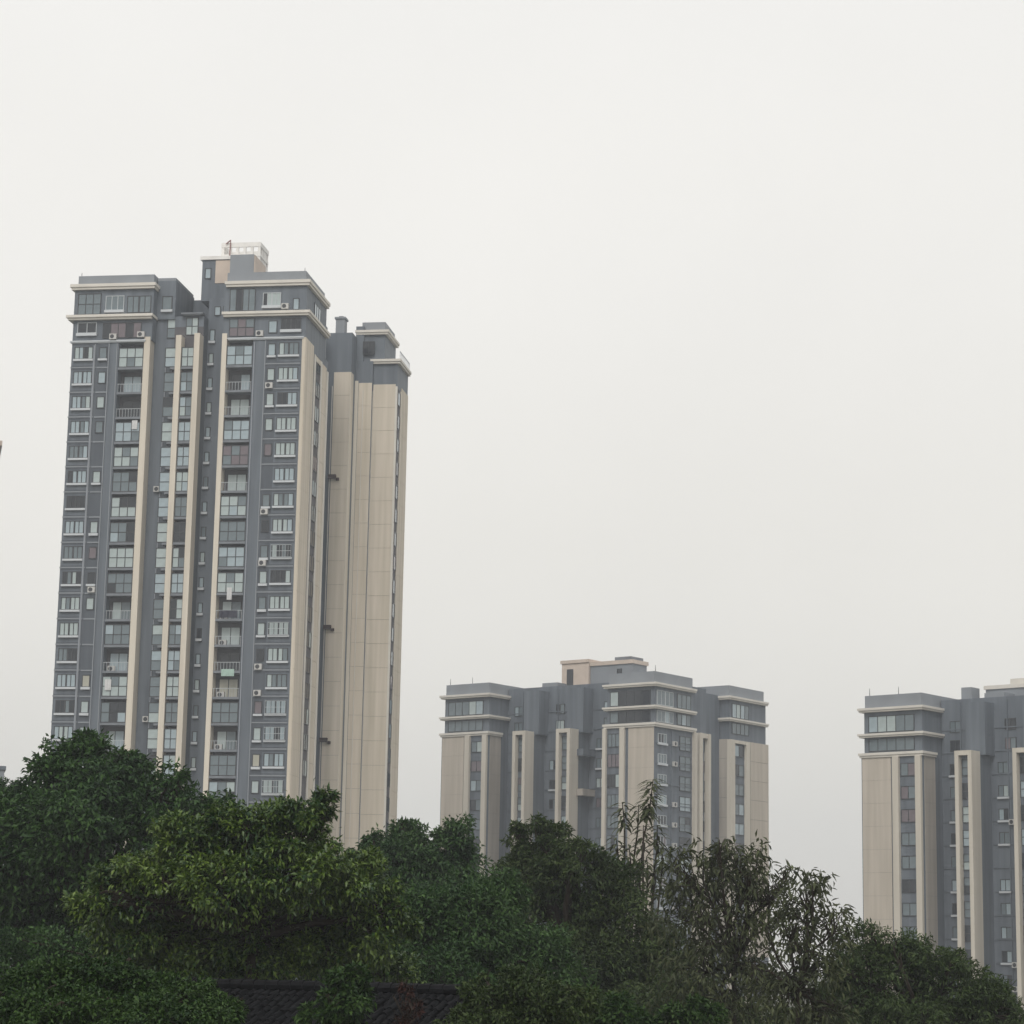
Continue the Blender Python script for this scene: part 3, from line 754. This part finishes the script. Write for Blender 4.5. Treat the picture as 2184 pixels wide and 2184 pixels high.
tree('leafy_tree', 'twin crowned dark green tree against the pale gap between the tall and middle towers', 'tree', 84,
     [(850, 1850, 75, 70, 0), (868, 1795, 36, 42, 1), (972, 1812, 44, 62, 0), (960, 1890, 66, 80, 0), (860, 1950, 120, 90, 0), (800, 1850, 45, 55, 1), (920, 1856, 45, 42, 0)],
     32000, (0.19, 0.08), M['leaf_mid'], 3, 890, 0.2, sub=34, subr=0.36, fill=0.3)
tree('leafy_tree', 'low mid green tree just left of the middle tower, right of the broad leaved tree', 'tree', 62,
     [(900, 2000, 110, 95, 0), (1010, 1990, 110, 100, 0), (960, 2080, 150, 90, 1), (1070, 1930, 64, 64, 1), (1100, 2080, 120, 90, 1), (1000, 2150, 170, 70, 1)],
     46000, (0.165, 0.066), M['leaf_mid'], 4, 960, 0.18, sub=34, subr=0.42, fill=0.3)
tree('leafy_tree', 'brownish green tree in front of the left half of the middle tower', 'tree', 78,
     [(1160, 1812, 70, 62, 0), (1120, 1885, 70, 85, 0), (1230, 1870, 90, 75, -1), (1305, 1920, 75, 80, 0), (1180, 1960, 120, 100, 0), (1310, 2030, 130, 100, 0),
      (1200, 2070, 140, 100, -1), (1100, 2090, 110, 90, 0), (1420, 2110, 120, 90, 0), (1300, 2160, 200, 80, 0)],
     66000, (0.19, 0.070), M['leaf_brown'], 5, 1210, 0.24, sub=36, subr=0.34, fill=0.2, twigs=16)
tree('airy_tree', 'airy thin tree with bare twigs in front of the right side of the middle tower', 'tree', 66,
     [(1500, 1880, 90, 85, 0), (1580, 1860, 80, 75, 0), (1450, 1960, 80, 90, 1), (1560, 1970, 110, 100, 0), (1640, 1920, 60, 80, 0), (1500, 2080, 130, 90, 0), (1610, 2090, 110, 80, 0), (1440, 1860, 50, 60, 0),
      (1540, 2150, 150, 60, 0)],
     5600, (0.25, 0.070), M['leaf_olive'], 6, 1550, 0.10, sub=44, subr=0.34, fill=0.25, droop=0.9, twigs=24, shell=(0.4, 1.05), low=-0.6)
tree('airy_tree', 'see-through tree with curling leaves in the gap left of the right tower', 'tree', 60,
     [(1720, 1920, 70, 65, 0), (1690, 1990, 60, 70, 0), (1780, 1990, 60, 60, 0), (1740, 2070, 80, 70, 0), (1680, 2120, 80, 70, 0), (1740, 2180, 90, 60, 0)],
     2400, (0.25, 0.068), M['leaf_olive'], 7, 1690, 0.09, sub=34, subr=0.34, fill=0.25, droop=0.9, twigs=20, shell=(0.35, 1.05), low=-0.6)
tree('feathery_tree', 'feathery olive green tree at the lower right, in front of the right tower', 'tree', 68,
     [(1850, 2070, 80, 80, 0), (1930, 2062, 90, 72, 0), (2010, 2108, 90, 72, 0), (2090, 2172, 80, 70, 0), (1880, 2160, 140, 90, 0), (2020, 2190, 150, 90, 0), (2170, 2230, 80, 70, 0), (1800, 2140, 60, 70, 0)],
     34000, (0.17, 0.05), M['leaf_feather'], 8, 1960, 0.16, sub=34, subr=0.30, fill=0.16, spray=3.0, shell=(0.5, 1.2), twigs=14)
tree('small_tree', 'small tree poking up beside the low grey building at the left edge', 'tree', 118,
     [(16, 1700, 26, 40, 0), (-10, 1730, 40, 50, 0)], 4000, (0.22, 0.09), M['leaf_dark'], 9, 5, 0.15, sub=14)
tree('shrub', 'rounded green shrub at the bottom left corner', 'shrub', 37,
     [(90, 2110, 90, 45, 0), (220, 2110, 110, 50, 0), (350, 2130, 110, 48, 0), (150, 2180, 150, 60, -1), (330, 2190, 150, 60, -1), (450, 2180, 70, 50, 0), (20, 2170, 60, 60, 0)],
     48000, (0.085, 0.042), M['leaf_shrub'], 10, 230, 0.12, sub=44, subr=0.32, up=1.1, group='shrubs at the bottom')
tree('shrub', 'young leafy shrub standing against the dark tiled roof', 'shrub', 44,
     [(740, 2095, 46, 34, 0), (745, 2140, 60, 50, 0), (700, 2180, 60, 40, 0)], 3600, (0.14, 0.06), M['leaf_shrub'], 11, 735, 0.05, sub=16, group='shrubs at the bottom')
tree('shrub', 'reddish brown dry shrub in front of the dark tiled roof', 'shrub', 44,
     [(868, 2124, 18, 26, 0), (880, 2158, 22, 24, 0), (865, 2190, 20, 30, 0)], 700, (0.10, 0.036), M['leaf_red'], 12, 872, 0.04, sub=10, droop=0.8, group='shrubs at the bottom')
tree('shrub', 'low dark bushes growing behind the tiled roof under the broad leaved tree', 'shrub', 60,
     [(480, 2070, 120, 75, 0), (640, 2070, 120, 80, 0), (800, 2065, 120, 80, 0), (940, 2090, 110, 70, 0), (330, 2070, 120, 70, 0), (160, 2070, 140, 70, 0), (20, 2060, 120, 70, 0)], 22000, (0.15, 0.066), M['leaf_dark'], 15, 600, 0.06, sub=30, subr=0.4, fill=0.35, group='shrubs at the bottom')
tree('shrub', 'dark undergrowth at the bottom right below the airy and feathery trees', 'shrub', 74,
     [(1500, 2180, 130, 50, 0), (1640, 2200, 120, 46, 0), (1780, 2205, 120, 44, 0), (1920, 2200, 130, 60, 0), (1380, 2160, 110, 60, 0)], 16000, (0.17, 0.066), M['leaf_brown'], 16, 1640, 0.06, sub=30, subr=0.4, fill=0.35, group='shrubs at the bottom')
tree('shrub', 'olive shrub covering the right end of the dark tiled roof', 'shrub', 43,
     [(1050, 2140, 60, 46, 0), (1130, 2130, 80, 52, 0), (1210, 2150, 80, 46, 0), (1010, 2190, 70, 40, 0), (1120, 2190, 110, 44, 0)], 14000, (0.10, 0.042), M['leaf_brown'], 14, 1110, 0.06, sub=26, subr=0.36, group='shrubs at the bottom')
tree('shrub', 'bright green shrub low at the bottom edge under the brownish tree', 'shrub', 50,
     [(1270, 2160, 70, 40, 0), (1330, 2190, 80, 40, 0), (1490, 2180, 70, 36, 0), (1130, 2190, 90, 40, 0)], 14000, (0.12, 0.05), M['leaf_shrub'], 13, 1290, 0.06, sub=24, group='shrubs at the bottom')


# tall bare stems with drooping tufts of long leaves
def tuft_plant(label, D, stems, seed):
    rng = random.Random(seed)
    b0 = at(stems[0][0], 2046, D); base = Vector((b0[0], b0[1], 0))
    root = thing('tufted_sapling', label, 'plant', tuple(base), 0, 'tufted saplings above the treetops')
    tb = MB()
    lm = []
    for k in range(3):
        b = MB(); ln, wd = (0.60, 0.70, 0.50)[k], 0.11
        b.v = [(0, 0, 0), (ln * .35, wd * .6, .03), (ln * .35, -wd * .6, .03), (ln * .36, 0, .045), (ln * .72, wd * .35, -.02), (ln * .72, -wd * .35, -.02), (ln * .7, 0, 0), (ln, 0, -.12)]
        b.f = [(0, 3, 1), (0, 2, 3), (1, 3, 6, 4), (3, 2, 5, 6), (4, 6, 7), (6, 5, 7)]
        lm.append(b.mesh('leaf', M['leaf_olive']))
    for (bx, by, tx, ty, tuft, nl) in stems:
        p0 = Vector(at(bx, by, D)) - base; p1 = Vector(at(tx, ty, D)) - base
        foot = Vector((p0.x * 0.4, 0, 0))
        tb.tube([foot, p0, (p0 + p1) * 0.5 + Vector((0.05, 0, 0)), p1], [0.05, 0.035, 0.028, 0.015], 6)
        for k in range(nl):
            t = k / max(1, nl - 1); q = p1.lerp(p1 + (p0 - p1).normalized() * tuft, t)
            link('leaf', lm[k % 3], root, tuple(q), (0, 0.0 + 0.45 * t + rng.uniform(-.25, .3), 2.39996 * k + rng.uniform(-.3, .3)))
    tb.build('stem', M['bark'], root)
    return root


tuft_plant('tall thin sapling with one spiky drooping tuft, rising before the middle tower', 86, [(1372, 1790, 1393, 1662, 1.4, 84)], 5)
tuft_plant('shorter sapling with small curled tufts, left of the tall spiky one', 87, [(1332, 1810, 1327, 1712, 0.9, 30), (1352, 1830, 1362, 1716, 0.55, 14), (1366, 1850, 1372, 1760, 0.9, 30), (1395, 1860, 1402, 1760, 0.8, 26), (1345, 1890, 1341, 1800, 0.8, 26), (1380, 1900, 1379, 1826, 0.7, 24), (1408, 1890, 1412, 1806, 0.7, 22), (1318, 1870, 1314, 1786, 0.7, 20), (1360, 1890, 1357, 1840, 0.6, 20), (1394, 1905, 1396, 1850, 0.6, 22)], 6)


# ------------------------------------------------------------------ tiled roof at the bottom
def tiled_house():
    rng = random.Random(4)
    c = at(735, 2105, 49)
    root = thing('tiled_roof_house', 'dark tiled roof of a low house at the bottom, half hidden by shrubs', 'house', (c[0], c[1], 0), math.radians(-30))
    zr = c[2]; sl = math.radians(27); cs, sn = math.cos(sl), math.sin(sl)
    half, run = 4.4, 4.2
    MB().box(-half + 0.4, half - 0.4, -run * cs + 0.5, run * cs - 0.5, 0, zr - run * sn - 0.05).build('wall', M['house_wall'], root)
    b = MB()
    for sgn in (-1, 1):
        n = len(b.v)
        b.v += [(-half, 0, zr - 0.1), (half, 0, zr - 0.1), (half, sgn * run * cs, zr - 0.1 - run * sn), (-half, sgn * run * cs, zr - 0.1 - run * sn),
                (-half, 0, zr - 0.22), (half, 0, zr - 0.22), (half, sgn * run * cs, zr - 0.22 - run * sn), (-half, sgn * run * cs, zr - 0.22 - run * sn)]
        b.f += [(n, n + 1, n + 2, n + 3), (n + 7, n + 6, n + 5, n + 4), (n + 3, n + 2, n + 6, n + 7), (n, n + 3, n + 7, n + 4), (n + 1, n + 5, n + 6, n + 2)]
    b.build('roof_slab', M['roof_tile'], root)
    # one cover tile: a half round piece, slightly tapered, axis down the slope
    tl, rad = 0.26, 0.085
    t = MB()
    for (y, rr, dz) in ((0, rad * 0.85, 0), (-tl, rad, 0.012)):
        for k in range(6):
            a = math.pi * k / 5; t.v.append((rr * math.cos(a), y, rr * math.sin(a) + dz))
    t.f = [(k, k + 1, k + 7, k + 6) for k in range(5)] + [(11, 10, 9, 8, 7, 6)]
    tm = t.mesh('tile', M['roof_tile'])
    pitch, step = 0.21, 0.215
    rest = MB(); cnt = 0
    ncol = int(2 * half / pitch)
    for r in range(18):
        for q in range(ncol):
            x = -half + pitch * (q + 0.5) + rng.uniform(-.012, .012); s = 0.12 + step * r + rng.uniform(-.015, .015)
            y, z = -s * cs, zr - 0.09 - s * sn
            if r < 8 and abs(x) < 3.6 and cnt < 280:
                link('tile', tm, root, (x, y, z), (sl + rng.uniform(-.10, .10), rng.uniform(-.16, .16), rng.uniform(-.14, .14))); cnt += 1
            else:
                n = len(rest.v)
                for (vx, vy, vz) in t.v: rest.v.append((x + vx, y + vy * cs - vz * sn, z + vz * cs + vy * sn))
                rest.f += [tuple(n + i for i in f) for f in t.f]
    ro = rest.build('roof_tiles', M['roof_tile'], root); ro['kind'] = 'stuff'
    for k in range(28):
        x = -half + 0.31 * k
        MB().tube([(x, 0, zr + 0.0), (x + 0.3, 0, zr + rng.uniform(0, .015))], [0.10, 0.11], 8).build('ridge_tile', M['roof_tile'], root)


tiled_house()

# ------------------------------------------------------------------ hazy air
hz = MB().box(-905, 905, -145, 1595, -1.0, 99.0)
hm = bpy.data.materials.new('haze'); hm.use_nodes = True
t = hm.node_tree; t.nodes.clear()
o = t.nodes.new('ShaderNodeOutputMaterial'); v = t.nodes.new('ShaderNodeVolumePrincipled')
v.inputs['Color'].default_value = (0.89, 0.93, 0.985, 1); v.inputs['Density'].default_value = 0.00046; v.inputs['Anisotropy'].default_value = 0.0
t.links.new(v.outputs[0], o.inputs['Volume'])
try: hm.cycles.homogeneous_volume = True
except Exception: pass
ho = hz.build('haze', hm); ho['kind'] = 'stuff'
